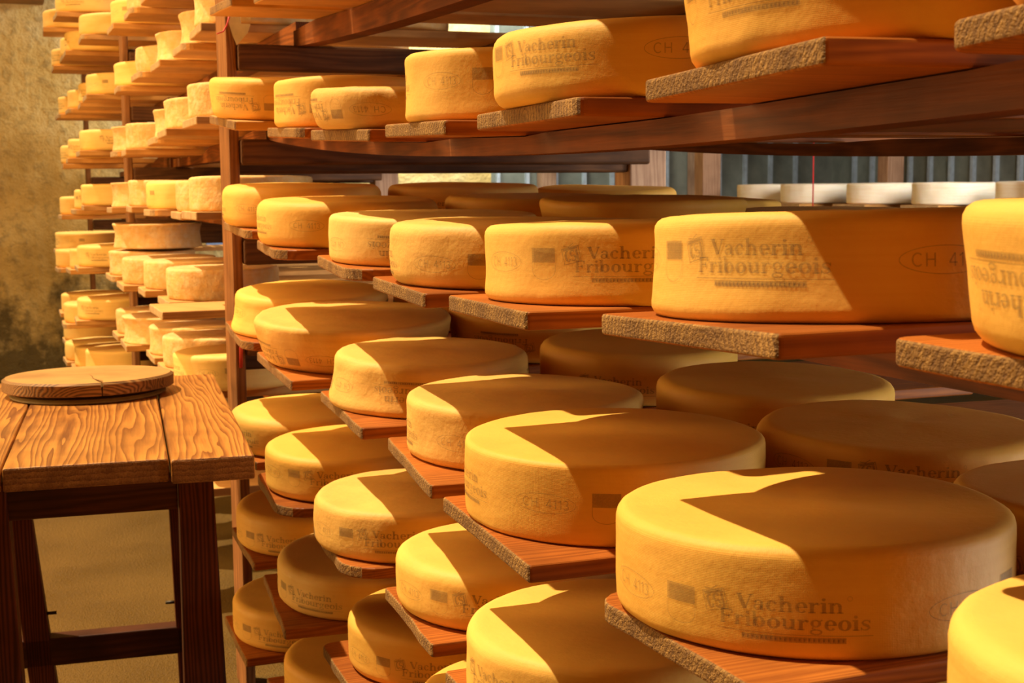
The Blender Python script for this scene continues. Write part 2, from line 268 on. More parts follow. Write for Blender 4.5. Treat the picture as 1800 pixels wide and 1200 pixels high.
def glyph(ch):
    a = Art(); T = 14; t = 5.5
    def stem(x, y0, y1, bot=True, top='l'):
        a.rect(x, y0, x+T, y1)
        if bot: a.rect(x-6, y0, x+T+6, y0+t)
        if top == 'l': a.rect(x-6, y1-t, x, y1)
        if top == 'b': a.rect(x-6, y1-t, x+T+6, y1)
    if ch == 'V':
        a.strip([(6, 72), (31, 2)], T+2); a.strip([(54, 72), (33, 2)], t+1); a.rect(-5, 68, 20, 73); a.rect(42, 68, 64, 73); return a, 62
    if ch == 'F':
        stem(6, 0, 72, True, 'b'); a.rect(18, 65, 54, 72); a.rect(48, 52, 54, 66); a.rect(18, 33, 42, 40); a.rect(37, 26, 43, 47); return a, 60
    if ch == 'a':
        a.ring(19, 15, 18, 15, 10, 5); a.rect(28, 4, 39, 38); a.ring(22, 34, 17, 16, 9, 6, 10, 165); a.dot(9, 38, 5); a.strip([(34, 4), (40, 1), (47, 5)], 5); return a, 48
    if ch == 'c':
        a.ring(25, 25, 23, 26, 14, 5.5, 48, 318, 20); a.dot(37, 39, 6); return a, 48
    if ch == 'e':
        a.ring(25, 25, 23, 26, 14, 5.5, 0, 322, 20); a.rect(10, 24, 46, 29); return a, 50
    if ch == 'o': a.ring(27, 25, 25, 26, 15, 5.5, n=20); return a, 56
    if ch in 'hn':
        stem(6, 0, 76 if ch == 'h' else 50); a.ring(30, 32, 19, 18, 14, 6, 0, 160, 10); a.rect(37, 0, 49, 33); a.rect(31, 0, 55, 5); return a, 60
    if ch == 'u':
        a.rect(6, 17, 18, 50); a.rect(0, 45, 8, 50); a.ring(25, 19, 19, 19, 12, 6, 180, 340, 10); a.rect(37, 0, 49, 50); a.rect(31, 45, 38, 50); a.rect(48, 0, 55, 5); return a, 60
    if ch == 'r':
        stem(6, 0, 50); a.strip([(17, 34), (24, 44), (34, 47)], [5, 7, 8]); a.dot(36, 43, 6); return a, 44
    if ch == 'i': stem(6, 0, 50); a.dot(12, 65, 7.5); return a, 28
    if ch == 'b': a.rect(4, 0, 16, 76); a.rect(-2, 71, 5, 76); a.ring(29, 25, 23, 26, 15, 5.5, n=20); return a, 57
    if ch == 'g':
        a.ring(24, 33, 20, 18, 11, 5, n=18); a.ring(25, -8, 24, 14, 8, 6, n=18); a.strip([(40, 45), (50, 50)], 6); a.strip([(14, 16), (10, 9), (22, 5)], 5); return a, 54
    if ch == 's':
        a.strip([(36, 40), (28, 48), (16, 47), (8, 38), (14, 29), (30, 21), (35, 12), (26, 3), (12, 3), (5, 11)], [4, 5, 6, 8, 12, 12, 9, 6, 5, 4]); a.rect(34, 34, 38, 50); a.rect(2, 0, 6, 16); return a, 44
    a = Art(); w = 8
    if ch == 'C': a.ring(30, 36, 30, 38, w, w, 45, 315, 18); return a, 72
    if ch == 'H': a.rect(0, 0, w, 72); a.rect(42, 0, 50, 72); a.rect(w, 33, 42, 41); return a, 66
    if ch == '4': a.rect(30, 0, 38, 72); a.strip([(33, 70), (3, 22)], w); a.rect(0, 16, 48, 24); return a, 56
    if ch == '1': a.rect(20, 0, 28, 72); a.strip([(24, 68), (6, 54)], w); return a, 42
    if ch == '3': a.ring(22, 53, 20, 20, w, w, -80, 150, 14); a.ring(23, 18, 23, 20, w, w, -150, 85, 14); return a, 52
    return a, 30
GC = {}
def text(art, s, x, y, width, cap):
    adv = 0; items = []
    for ch in s:
        if ch not in GC: GC[ch] = glyph(ch)
        items.append((GC[ch][0], adv)); adv += GC[ch][1]
    k = width/adv
    for g, ad in items: art.put(g, x+ad*k, y, k, cap/72)
# one repeat of the print, metres; text block, approval oval, coat of arms
ART = Art()
def make_art():
    A = ART
    text(A, 'Vacherin', .023, .0045, .072, .0105)
    A.ring(.0985, .0145, .0018, .0018, .0003, .0003, n=10)
    text(A, 'Fribourgeois', .010, -.0075, .103, .0105)
    A.rect(.008, -.0115, .114, -.0109, 16)
    for i in range(22):                                   # small line of lettering in a dark bar
        x = .026+i*.0032; A.rect(x, -.0166, x+.0030, -.0126); A.rect(x+.0006, -.0156, x+.0016, -.0136)
    b = Art(); b.strip([(0, 0), (16, 0), (16, 15), (0, 15)], 1.0, True)
    b.ring(4.5, 7, 3, 5.5, 2.2, 1.2, 60, 330, 10); b.ring(9.5, 9, 3, 3.2, 1.8, 1.2, 30, 260, 8); b.ring(9.5, 4.5, 3, 3.2, 1.8, 1.2, 210, 450, 8)
    b.rect(1, 12.4, 15, 14.5); b.rect(12.6, 1, 14.6, 12); b.strip([(2, 17), (7, 15.6), (12, 18)], .8)
    A.put(b, .000, -.0010, .00105, .00095, math.radians(13))
    n = 44; pts = [(.186+.031*math.cos(2*PI*i/n), .001+.0092*math.sin(2*PI*i/n)) for i in range(n)]
    A.strip(pts, .00055, True)
    text(A, 'CH', .163, -.0033, .018, .0088); text(A, '4113', .188, -.0033, .023, .0088)
    x0, x1 = .232, .258
    A.rect(x0, .001, x1, .014, 5)
    A.strip([(x0, .001), (x0, -.006)]+[((x0+x1)/2-(x1-x0)/2*math.cos(PI*i/10), -.006-.0085*math.sin(PI*i/10)) for i in range(11)]+[(x1, -.006), (x1, .001)], .0005)
make_art()
PERIOD = .268
FEAT = {'T': (0, .114), 'O': (.155, .217), 'S': (.233, .256)}

# ------------------------------------------------------------ cheese wheels
class Shape:
    def __init__(s, R, H, seed, bulge=.0, taper=.0, skirt=.0, lip=.0, e=.012, wob=.006, lump=.0012, slope=.0, dome=.002):
        rnd = random.Random(seed); s.R = R; s.H = H; s.e = e; s.lump = lump; s.seed = seed
        s.bulge = bulge; s.taper = taper; s.skirt = skirt; s.lip = lip; s.slope = slope; s.dome = dome
        s.a = [(k, wob*rnd.uniform(.3, 1)/k, rnd.uniform(0, 2*PI)) for k in (2, 3, 5)]
        s.z = [(k, .0009*rnd.uniform(.2, 1), rnd.uniform(0, 2*PI)) for k in (1, 2, 3)]
        s.off = Vector((seed*7.1, seed*3.3, seed*1.7))
    def pos(s, th, h, inset=0.0):
        """h: height 0..H at the side, inset: distance in from the side"""
        u = h/s.H; r = s.R
        for k, a, p in s.a: r += s.R*a*math.cos(k*th+p)
        r += s.bulge*(1-(2*u-1)**2) + s.taper*(u-.5) + s.skirt*math.exp(-h/.010) + s.lip*math.exp(-(s.H-h)/.012)
        r = (r-inset)
        if inset > s.R*.9: r = max(r, 0)
        z = h
        for k, a, p in s.z: z += u*a*math.cos(k*th+p)
        z += u*s.slope*math.cos(th-4.2)*min(1, r/s.R)
        q = Vector((r*math.cos(th), r*math.sin(th), z))
        if s.lump:
            nn = noise.noise(q*22+s.off)*s.lump + noise.noise(q*70+s.off)*s.lump*.35
            q += Vector((math.cos(th), math.sin(th), .0))*nn + Vector((0, 0, nn*u*.3))
        return q
def build_cheese(name, sh, mat, nseg=112, fine=True):
    e, H, R = sh.e, sh.H, sh.R
    prof = []                                              # (h, inset)
    for f in (1, .6, .3, .12): prof.append((0, e+(R-e)*f))
    for i in range(5):
        a = PI/2*i/4; prof.append((e-e*math.cos(a), e-e*math.sin(a)))
    m = 9 if fine else 4
    for i in range(1, m): prof.append((e+(H-2*e)*i/m, 0))
    for i in range(5):
        a = PI/2*i/4; prof.append((H-e+e*math.sin(a), e-e*math.cos(a)))
    for f in ((.05, .12, .25, .4, .6, .8, 1) if fine else (.12, .4, .7, 1)): prof.append((H+sh.dome*(f if fine else 0), e+(R-e)*f))
    vs, uv, fs = [], [], []
    for j, (h, ins) in enumerate(prof):
        if ins >= R-1e-6:
            vs.append(Vector((0, 0, sh.H + sh.dome if h > H/2 else 0))); uv.append((0, 0)); continue
        for i in range(nseg):
            th = 2*PI*i/nseg; vs.append(sh.pos(th, min(h, H), ins) + Vector((0, 0, max(0, h-H)))); uv.append((th*R, h - ins))
    idx = lambda j, i: 1+(j-1)*nseg+i % nseg
    P = len(prof)
    for i in range(nseg): fs.append((0, idx(1, i+1), idx(1, i)))
    for j in range(1, P-2):
        for i in range(nseg): fs.append((idx(j, i), idx(j, i+1), idx(j+1, i+1), idx(j+1, i)))
    last = len(vs)-1
    for i in range(nseg): fs.append((idx(P-2, i), idx(P-2, i+1), last))
    for v in vs[:1]: v.z = 0
    # bottom stays flat on its plank
    mn = 0
    for v in vs:
        if v.z < .0: v.z = .0
    return mesh(name, vs, fs, mat, smooth=True, uvs=uv)
def build_marks(sh, parent, th0, flip, dv=0.0, tilt=0.0, reps=3):
    R = sh.R; sg = -1 if flip else 1
    for r in range(reps):
        vs, fs = [], []; b = 0
        for x, y in ART.v:
            u = x + r*PERIOD*1.0
            th = th0 + sg*u/R; h = sh.H*.5 + sg*y + dv + tilt*math.sin(sg*u*9)
            h = min(max(h, sh.e*.6), sh.H-sh.e*.6)
            q = sh.pos(th, h) + Vector((math.cos(th), math.sin(th), 0))*.0006
            vs.append(q)
        fs += [tuple(b+i for i in f) for f in ART.f]
        o = mesh('printed_stamp', vs, fs, M_INK, parent)
        tag(o, 'faint grey lettering, oval and shield printed on the rind')
# ------------------------------------------------------------ the cellar
def slab(name, lo, hi, mat, kind='structure'):
    return tag(box(name, lo, hi, mat, bv=0), kind=kind)
def floor_mat():
    m, nt, bs = newmat('damp_concrete'); v = coords(nt, 'Object', rnd=False)
    n = noise_(nt, v, 3, 5); f = noise_(nt, v, 120, 3, .7); sp = noise_(nt, v, 300, 1, .5)
    c = ramp(nt, n, [(.3, (.085, .042, .004)), (.7, (.15, .075, .008))]); bs.inputs['Specular IOR Level'].default_value = .18; c = mix(nt, .35, c, ramp(nt, f, [(.35, (.05, .026, .003)), (.7, (.17, .09, .011))]))
    nt.links.new(c, bs.inputs['Base Color']); nt.links.new(ramp(nt, n, [(.35, (.4,)*3), (.65, (.65,)*3)]), bs.inputs['Roughness'])
    b = bump(nt, bs, f, .8, .006); bump(nt, bs, sp, .8, .004, b); return m
def wall_mat():
    m, nt, bs = newmat('stained_plaster'); v = coords(nt, 'Object', rnd=False)
    n = noise_(nt, v, 2.2, 6, .6); f = noise_(nt, v, 18, 5, .65); d = noise_(nt, v, 5, 5, .6)
    c = ramp(nt, n, [(.3, (.56, .36, .10)), (.5, (.82, .58, .21)), (.7, (.92, .74, .38))])
    c = mix(nt, ramp(nt, f, [(.5, (0, 0, 0)), (.72, (.7,)*3)]), c, (.30, .20, .08))
    sx = N(nt, 'ShaderNodeSeparateXYZ'); nt.links.new(v, sx.inputs[0])
    low = math_(nt, 'MULTIPLY', math_(nt, 'SUBTRACT', .95, sx.outputs[2]), 1.1)   # rising damp: moss thickens towards the floor
    ms = math_(nt, 'ADD', math_(nt, 'MULTIPLY', d, .75), math_(nt, 'MULTIPLY', low, .42))
    c = mix(nt, ramp(nt, ms, [(.53, (0, 0, 0)), (.66, (.88,)*3)]), c, (.09, .065, .022))
    nt.links.new(c, bs.inputs['Base Color']); setin(bs, Roughness=.95); bump(nt, bs, math_(nt, 'ADD', f, n), .8, .03); return m
M_FL = floor_mat(); M_WALL = wall_mat()
M_GREY = plain('grey_wall_boards', (.24, .25, .20), .7, nsc=8, var=.4)
M_BATT = plain('pale_gleam_battens', (.62, .70, .78), .35, .3)  # pale bluish tone paints in the daylight gleam along the slats
M_CEIL = plain('ceiling_boards', (.20, .12, .06), .8)
slab('floor', (-2.6, -1.5, -.1), (5.6, 8.2, 0), M_FL)
slab('wall_far', (-2.6, 8.1, 0), (2.95, 8.3, 2.749), M_WALL)
slab('wall_back', (2.95, 8.1, 0), (5.6, 8.3, 2.749), M_GREY)
slab('wall_right', (5.5, -1.5, 0), (5.7, 8.1, 2.749), M_GREY)
slab('ceiling', (.35, -1.5, 2.75), (5.6, 8.2, 2.85), M_CEIL)
vs, fs = [], []
for i in range(24):
    y = 3.2 + i*.2; b = len(vs)
    vs += [(5.47, y, 0), (5.5, y, 0), (5.5, y+.022, 0), (5.47, y+.022, 0), (5.47, y, 2.747), (5.5, y, 2.747), (5.5, y+.022, 2.747), (5.47, y+.022, 2.747)]
    fs += [tuple(b+k for k in f) for f in ((0, 1, 5, 4), (1, 2, 6, 5), (2, 3, 7, 6), (3, 0, 4, 7), (4, 5, 6, 7), (0, 3, 2, 1))]
for i in range(12):
    x = 2.98 + i*.2; b = len(vs)
    vs += [(x, 8.07, 0), (x+.022, 8.07, 0), (x+.022, 8.1, 0), (x, 8.1, 0), (x, 8.07, 2.747), (x+.022, 8.07, 2.747), (x+.022, 8.1, 2.747), (x, 8.1, 2.747)]
    fs += [tuple(b+k for k in f) for f in ((0, 1, 5, 4), (1, 2, 6, 5), (2, 3, 7, 6), (3, 0, 4, 7), (4, 5, 6, 7), (0, 3, 2, 1))]
tag(mesh('trim_1', vs, fs, M_BATT), kind='structure')
tag(box('lintel_beam', (-2.6, 7.78, 2.16), (.30, 8.1, 2.40), wood('ceiling_beam_wood', (.48, .26, .08), (.24, .11, .03), axis=0, ring=30)), kind='structure').name = 'trim_2'

# ------------------------------------------------------------ planks
ORD = {-2: 'topmost', -1: 'uppermost', 0: 'top', 1: 'second', 2: 'third', 3: 'fourth', 4: 'fifth', 5: 'sixth', 6: 'seventh'}
COLN = {0: 'over the dark post', 1: 'nearest the dark post', 2: 'second from the dark post', 3: 'third from the dark post', 4: 'fourth from the dark post',
        5: 'third from the right', 6: 'second from the right', 7: 'at the right edge'}
ZL = [None, .13816, -.06584, -.26749, -.49527, -.68502]; SG = [None, .05923, .03897, .0582, .02854, .03515]
def zlev(L, s):
    t = (2.608+.1407-s)/3.1647
    if L == 0: return .360-.045*4*t*(1-t)+FZ
    if L == -1: return zlev(1, s)+.4
    if L == 6: return zlev(5, s)-.185
    return ZL[L]-SG[L]*4*t*(1-t)+FZ
TH = .0168
def plank_mesh(name, w, ln, t, c1, c2, mats, seed):
    """outline rounded at the two front corners (c1 far side, c2 near side); x runs into the rack"""
    rnd = random.Random(seed); pts = []
    def arc(cx, cy, r, a0, a1, n=5):
        for i in range(n+1):
            a = math.radians(a0+(a1-a0)*i/n); pts.append((cx+r*math.cos(a), cy+r*math.sin(a)))
    hw = w/2
    arc(c1, hw-c1, c1, 90, 180); 
    for i in range(1, 5): pts.append((rnd.uniform(-.0015, .0015), (hw-c1)+(c1+c2-w)*i/5))
    arc(c2, -hw+c2, c2, 180, 270)
    m = 8
    for i in range(1, m): pts.append((c2+(ln-c2)*i/m, -hw+rnd.uniform(-.0012, .0012)))
    pts.append((ln, -hw)); pts.append((ln, hw))
    for i in range(m-1, 0, -1): pts.append((c1+(ln-c1)*i/m, hw+rnd.uniform(-.0012, .0012)))
    n = len(pts); vs = [(x, y, 0) for x, y in pts]+[(x, y, -t) for x, y in pts]
    fs = [tuple(range(n)), tuple(range(2*n-1, n-1, -1))]; fm = [0, 0]
    for i in range(n):
        j = (i+1) % n; fs.append((i, i+n, j+n, j))
        x = (pts[i][0]+pts[j][0])/2; dx = abs(pts[j][0]-pts[i][0]); dy = abs(pts[j][1]-pts[i][1])
        fm.append(1 if (dy > dx*.8 and x < .2) or x > ln-.001 else 0)
    o = mesh(name, vs, fs, mats, fmat=fm); bevel(o, .0028, 3, 50); return o
def frame(x, y, z, yaw, roll, pitch):
    ay = Vector((math.sin(yaw)*math.cos(roll), -math.cos(yaw)*math.cos(roll), math.sin(roll)))
    ax = Vector((math.cos(yaw)*math.cos(pitch), math.sin(yaw)*math.cos(pitch), math.sin(pitch)))
    ly = -ay; lx = (ax - ly*ax.dot(ly)).normalized(); nz = lx.cross(ly)
    return Matrix(((lx.x, ly.x, nz.x, x), (lx.y, ly.y, nz.y, y), (lx.z, ly.z, nz.z, z), (0, 0, 0, 1)))
CORN = {(2, 2): (.008, .05), (2, 3): (.006, .05), (1, 2): (.01, .03), (4, 2): (.02, .06), (4, 3): (.02, .06), (3, 1): (.015, .05), (2, 1): (.01, .03),
        (3, 5): (.004, .004), (2, 6): (.004, .005), (1, 6): (.010, .003), (3, 6): (.035, .02), (2, 7): (.014, .01), (1, 7): (.02, .01), (1, 5): (.02, .01), (5, 3): (.02, .05)}
LEV = {}                                                  # (bay, level) -> list of (y, z underside) for the beams
PF = {}; ni = 0
for b, L, c, x, y, z, yaw, roll, pit, w in PLANKS:  # uppermost planks out of view, added for shade; top-shelf ones widened to block sun
    pit = .004
    M = frame(x, y, z+FZ, yaw, roll, pit); PF[(L, c)] = (M, w)
    r1, r2_ = CORN.get((L, c), (.005, .006)); ni += 1
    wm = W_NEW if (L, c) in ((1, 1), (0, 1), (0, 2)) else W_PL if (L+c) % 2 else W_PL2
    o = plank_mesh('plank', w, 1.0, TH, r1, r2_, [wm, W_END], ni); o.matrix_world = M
    how = {(3, 5): 'square-ended brown', (2, 6): 'rough thick-ended brown', (1, 6): 'heavily grained brown'}.get((L, c), 'rounded-corner brown' if r2_ > .02 else 'weathered brown')
    tag(o, '%s wooden plank, %s shelf down, %s' % (how, ORD[L], COLN[c]), 'plank', 'planks in the near bay')
    for s in (-1, 1):
        for bx in ({0: .635, -1: .6, 1: .57}.get(L, .67), 1.24):
            q = M @ Vector((bx-x, s*w/2*.96, -TH)); LEV.setdefault((1, L, bx), []).append((q.y, q.z))

# ------------------------------------------------------------ cheeses in the near bay
SH = {   # shape and print of each front wheel: kwargs, material, (feature, screen fraction, upside down, dv)
 (1,1): (dict(bulge=.002, taper=.006), 0, ('T', -.92, 1, -.004)), (1,2): (dict(slope=.006, e=.010), 0, ('T', -.99, 1, -.002)),
 (1,3): (dict(bulge=.006, taper=.012, slope=-.004, lump=.003, e=.010), 2, ('O', -.66, 1, -.002)), (1,4): (dict(bulge=-.002, e=.009, lump=.0016), 0, ('S', -.40, 0, .004)),
 (1,5): (dict(bulge=.0, e=.014), 0, ('T', -.86, 0, .006)), (1,6): (dict(taper=.014, bulge=-.004, lump=.002), 3, ('T', -.85, 0, .0)), (1,7): (dict(taper=.01), 1, ('T', -.5, 0, 0)),
 (2,1): (dict(bulge=.003, e=.016), 0, ('O', -.80, 0, -.002)), (2,2): (dict(bulge=.003, e=.015), 0, ('O', -.56, 0, .0)),
 (2,3): (dict(bulge=.001, e=.009), 1, ('O', -.95, 1, -.006)), (2,4): (dict(bulge=.004, lip=.002, e=.013, lump=.0018), 2, ('O', -.73, 0, -.008)),
 (2,5): (dict(bulge=-.001, skirt=.003, e=.011), 0, ('S', -.58, 0, .002)), (2,6): (dict(bulge=-.002, taper=-.004, e=.010), 0, ('T', -.73, 0, .004)), (2,7): (dict(taper=.010, e=.013), 0, ('T', -.93, 1, -.002)),
 (3,1): (dict(bulge=-.004, skirt=.006, taper=-.008, e=.014, lump=.002), 0, ('O', -.98, 1, .004)),
 (3,2): (dict(taper=.022, bulge=.004, e=.010, lump=.003, wob=.012), 2, ('O', -.5, 1, -.014)),
 (3,3): (dict(taper=-.012, bulge=-.004, skirt=.004, e=.014, lump=.002), 2, ('O', -.95, 1, -.002)),
 (3,4): (dict(bulge=-.001, e=.011, lump=.0016), 2, ('O', -.635, 0, -.004)),
 (3,5): (dict(bulge=.001, e=.006, lump=.0010), 3, ('S', -.09, 0, .0)), (3,6): (dict(bulge=.001, e=.009, taper=.0, lump=.0010), 3, ('S', -.67, 0, -.008)), (3,7): (dict(e=.014), 0, ('O', -.97, 0, -.006)),
 (4,1): (dict(e=.018, bulge=.003), 0, ('O', -.37, 0, -.002)), (4,2): (dict(e=.014), 3, ('S', -.675, 0, .004)), (4,3): (dict(e=.011, bulge=.002), 2, ('S', -.69, 0, -.002)),
 (4,4): (dict(e=.016, bulge=.001), 0, ('S', -.62, 0, .0)), (4,5): (dict(e=.013), 0, ('T', .5, 0, 0)),
 (5,1): (dict(e=.016), 0, ('T', -.7, 0, -.010)), (5,2): (dict(e=.016, lump=.002), 1, ('T', -.8, 0, -.006)), (5,3): (dict(e=.013), 3, ('O', -.95, 0, -.006)),
 (6,1): (dict(e=.014), 0, ('T', -.7, 0, -.008)), (6,2): (dict(e=.014), 3, ('T', -.7, 0, 0)), (0,1): (dict(), 0, None), (6,3): (dict(), 3, None), (5,4): (dict(), 3, None), (5,5): (dict(), 0, None)}
LOOK = {(1,3): 'lopsided slumped pale', (1,4): 'straight-sided bright', (1,1): 'smooth pale', (3,1): 'waisted flared-base', (3,2): 'wide-topped sagging', (3,3): 'cone-sided sloping', (3,5): 'cloth-textured',
        (2,4): 'ridged streaky', (1,6): 'leaning cloth-creased', (2,6): 'large clean-printed', (3,6): 'large corner-shadowed', (5,2): 'shaded torn-edged', (6,1): 'dim low-lying'}
NSH = {}; seed = 10; stock = []
for row, L, c, dx, cy, rad, h in NEAR:
    M, w = PF[(L, c)]; seed += 1
    P = M @ Matrix.Translation((dx, -cy, .0002))
    if row == 1:
        kw, mi, fe = SH.get((L, c), ({}, 0, None)); sh = Shape(rad, h, seed, **kw)
        if sh.taper < 0: pass
        o = build_cheese('cheese_wheel', sh, M_CH[mi]); o.matrix_world = P
        if fe:
            thc = math.atan2(-P.translation.y, -P.translation.x)
            F, fr, fl, dv = fe; tf = thc + math.asin(max(-1, min(1, fr)))
            th0 = tf-(FEAT[F][0]+PERIOD)/rad if not fl else tf+(FEAT[F][1]+PERIOD)/rad
            build_marks(sh, o, th0, fl, dv, tilt=.001)
            stock.append(o)
        look = LOOK.get((L, c), 'smooth yellow')
        tag(o, '%s cheese wheel, front of %s shelf down, %s' % (look, ORD[L], COLN[c]), 'cheese', 'cheese wheels in the near bay')
    else:
        src = stock[(L*5+c*3+row) % len(stock)]
        o = src.copy(); COL.objects.link(o); o.parent = None
        o.matrix_world = P @ Matrix.Rotation(1.3*(L+c*2+row), 4, 'Z') @ Matrix.Diagonal((*(((.95,)*2) if L == 4 else (1, 1)), h/.078, 1))
        for chd in src.children:
            q = chd.copy(); COL.objects.link(q); q.parent = o
        tag(o, 'shaded cheese wheel, %s row of %s shelf down, %s' % ('second' if row == 2 else 'third', ORD[L], COLN[c]), 'cheese', 'cheese wheels behind in the near bay')

# ------------------------------------------------------------ middle and far bays
far_src = {}
def far_cheese(st, v):
    k = (st, v)
    if k not in far_src:
        if st == 's': sh = Shape(.155, .084, 50+v, e=.012, bulge=.002*(v-1), lump=.0015)
        elif st == 'p': sh = Shape(.155, .084, 60+v, e=.012)
        elif st == 'w': sh = Shape(.152, .086, 70+v, e=.007, bulge=-.005, skirt=.004, lip=.005, lump=.0035, wob=.012, dome=.0)
        else: sh = Shape(.152, .084, 80+v, e=.008, bulge=(-.003, .003, -.001)[v % 3], lip=.002*(v % 2), lump=.002, wob=.010)
        o = build_cheese('cheese_wheel', sh, {'s': M_CH[1], 'p': M_CH[1], 'w': M_RIND, 'r': M_RIND}[st], 72)
        if st in 'sp': build_marks(sh, o, -2.6, 0, 0, reps=2)
        far_src[k] = o; o['fresh'] = 1
    o = far_src[k]
    if 'fresh' in o: del o['fresh']; return o
    n = o.copy(); COL.objects.link(n); n.parent = None
    for chd in o.children:
        q = chd.copy(); COL.objects.link(q); q.parent = n
    return n
BN = {2: 'middle bay', 3: 'far bay'}
ORD2 = dict(ORD); NTH = ['farthest', 'second farthest', 'middle', 'second nearest', 'nearest']
NTH3 = ['nearest', 'second nearest', 'third nearest', 'fourth nearest']
rnd = random.Random(5); fp = {}
STY = {'s': 'smooth pale yellow', 'p': 'printed bright yellow', 'w': 'wrinkled beige', 'r': 'crusty beige'}
for b, L, c, X, Y, z, st, rad in FAR:
    if (b, L) == (2, 5): z = -.705
    if (b, L) == (2, 6): z = -.99
    nth = (NTH if b == 2 else NTH3)[c if b == 3 or L not in (5, 6) else {0: 2, 1: 3, 2: 4}[c] if L == 5 else 4]
    k = (b, L, rnd.randrange(3))
    ln = .98; w = rnd.uniform(.21, .25); xf = X if st == 'e' else X-.155+rnd.uniform(-.012, .004)
    if st == 'e' and L == 5: xf = .43
    key = (round(w, 2),)
    o = plank_mesh('plank', w, ln, .020, rnd.choice((.004, .02, .004)), rnd.choice((.004, .03, .004)), [W_NEW, W_NEWE], 100+ni); ni += 1
    M = frame(xf, Y, z+FZ, rnd.uniform(-.03, .03), rnd.uniform(-.01, .01), 0); o.matrix_world = M
    fp.setdefault((b, L), []).append((Y, z+FZ-.020))
    what = 'empty pale plank' if st == 'e' else 'pale wooden plank under cheese'
    tag(o, '%s in the %s, %s shelf from picture top, %s' % (what, BN[b], ORD2[L], nth), 'plank', 'planks in the '+BN[b])
    for s in (-1, 1):
        for bx in (.66, 1.24):
            q = M @ Vector((bx-xf, s*w/2*.96, -.020)); LEV.setdefault((b, L, bx), []).append((q.y, q.z))
    if st == 'e': continue
    v = rnd.randrange(3); o = far_cheese(st, v)
    rz = rnd.uniform(0, 6.28) if st != 'p' else rnd.uniform(-.1, .1)
    o.matrix_world = M @ Matrix.Translation((X-xf, 0, .0002)) @ Matrix.Rotation(rz, 4, 'Z')
    tag(o, '%s cheese wheel in the %s, %s shelf from picture top, %s' % (STY[st], BN[b], ORD2[L], nth), 'cheese', 'cheese wheels in the '+BN[b])
    if b == 2 and L == 3 and c == 0:
        o = far_cheese('w', 1); o.matrix_world = M @ Matrix.Translation((X-xf+.02, -.01, .094)) @ Matrix.Rotation(2, 4, 'Z')
        tag(o, 'orange-sided crusty cheese wheel stacked on another, middle bay, fourth shelf', 'cheese', 'cheese wheels in the middle bay')
    if b == 2 and L in (0, 1):
        o = far_cheese(('r', 's')[rnd.randrange(2)], rnd.randrange(3))
        o.matrix_world = M @ Matrix.Translation((X-xf+.335, rnd.uniform(-.01, .01), .0002)) @ Matrix.Rotation(rnd.uniform(0, 6), 4, 'Z')
        tag(o, 'shaded cheese wheel, back row of the middle bay, %s shelf, %s' % (ORD2[L], nth), 'cheese', 'back row cheese wheels in the middle bay')

# ------------------------------------------------------------ the rack that carries them
rack = empty('cheese_rack', (.5, 2.9, 0)); tag(rack, 'dark wooden cheese rack with posts, crossarms and shelf beams', 'rack')
def rp(o): o.parent = rack; o.matrix_parent_inverse = Matrix.Translation((-.5, -2.9, 0)); return o
POSTY = [.02, 2.93, 5.32, 7.72]
for y in POSTY:
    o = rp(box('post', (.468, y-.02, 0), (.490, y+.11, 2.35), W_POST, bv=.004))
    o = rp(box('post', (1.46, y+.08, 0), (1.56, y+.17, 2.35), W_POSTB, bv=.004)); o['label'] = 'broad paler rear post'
ends = {1: (.105, 2.93), 2: (3.02, 5.32), 3: (5.41, 7.72)}
def beam(pts, x0, x1, hh, y0, y1, L=None):
    pts = sorted(pts); ys = sorted(set([y0, y1]+[y0+(y1-y0)*i/24 for i in range(25)]))
    zmin = min(z for y, z in pts)
    def top(y):
        if y <= pts[0][0]: return pts[0][1]
        for (ya, za), (yb, zb) in zip(pts, pts[1:]):
            if ya <= y <= yb: return za+(zb-za)*(y-ya)/max(yb-ya, 1e-6)
        return pts[-1][1]
    ys = sorted(set(ys+[p[0] for p in pts if y0 < p[0] < y1]))
    vs, fs = [], []
    for y in ys:
        t = top(y)-.0014; bt = zmin-hh if L is None else min(zlev(L, y)-TH-hh, t-.014)
        vs += [(x0, y, t), (x1, y, t), (x1, y, bt), (x0, y, bt)]
    for i in range(len(ys)-1):
        for k in range(4): fs.append((4*i+k, 4*i+(k+1) % 4, 4*i+4+(k+1) % 4, 4*i+4+k))
    fs.append((3, 2, 1, 0)); m = 4*(len(ys)-1); fs.append((m, m+1, m+2, m+3))
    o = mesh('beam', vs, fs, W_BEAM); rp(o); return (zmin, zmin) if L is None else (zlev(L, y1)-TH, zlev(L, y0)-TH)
arms = {}
for (b, L, bx), pts in sorted(LEV.items()):
    if b == 1: ys = (.12, 2.93)
    else: ys = ends[b]
    hh = ({0: .046, 1: .026}.get(L, .030)) if b == 1 else (.018 if (b, L) == (3, -2) else .026)
    ze, zs = beam(pts, bx-.018, bx+.022, hh, ys[0], ys[1], L if b == 1 else None)
    arms.setdefault((b, L), []).append((ze-hh, zs-hh))
for (b, L), v in sorted(arms.items()):
    e = min(q[0] for q in v); s = min(q[1] for q in v)
    for yy, zz in ((ends[b][1], e), (ends[b][0], s)):
        if yy < 1: continue
        y0 = yy-.035 if yy == ends[b][1] else yy
        rp(box('crossarm', (.491, y0, zz-.055), (1.459, y0+.035, zz-.0005), W_ARM, bv=.006))

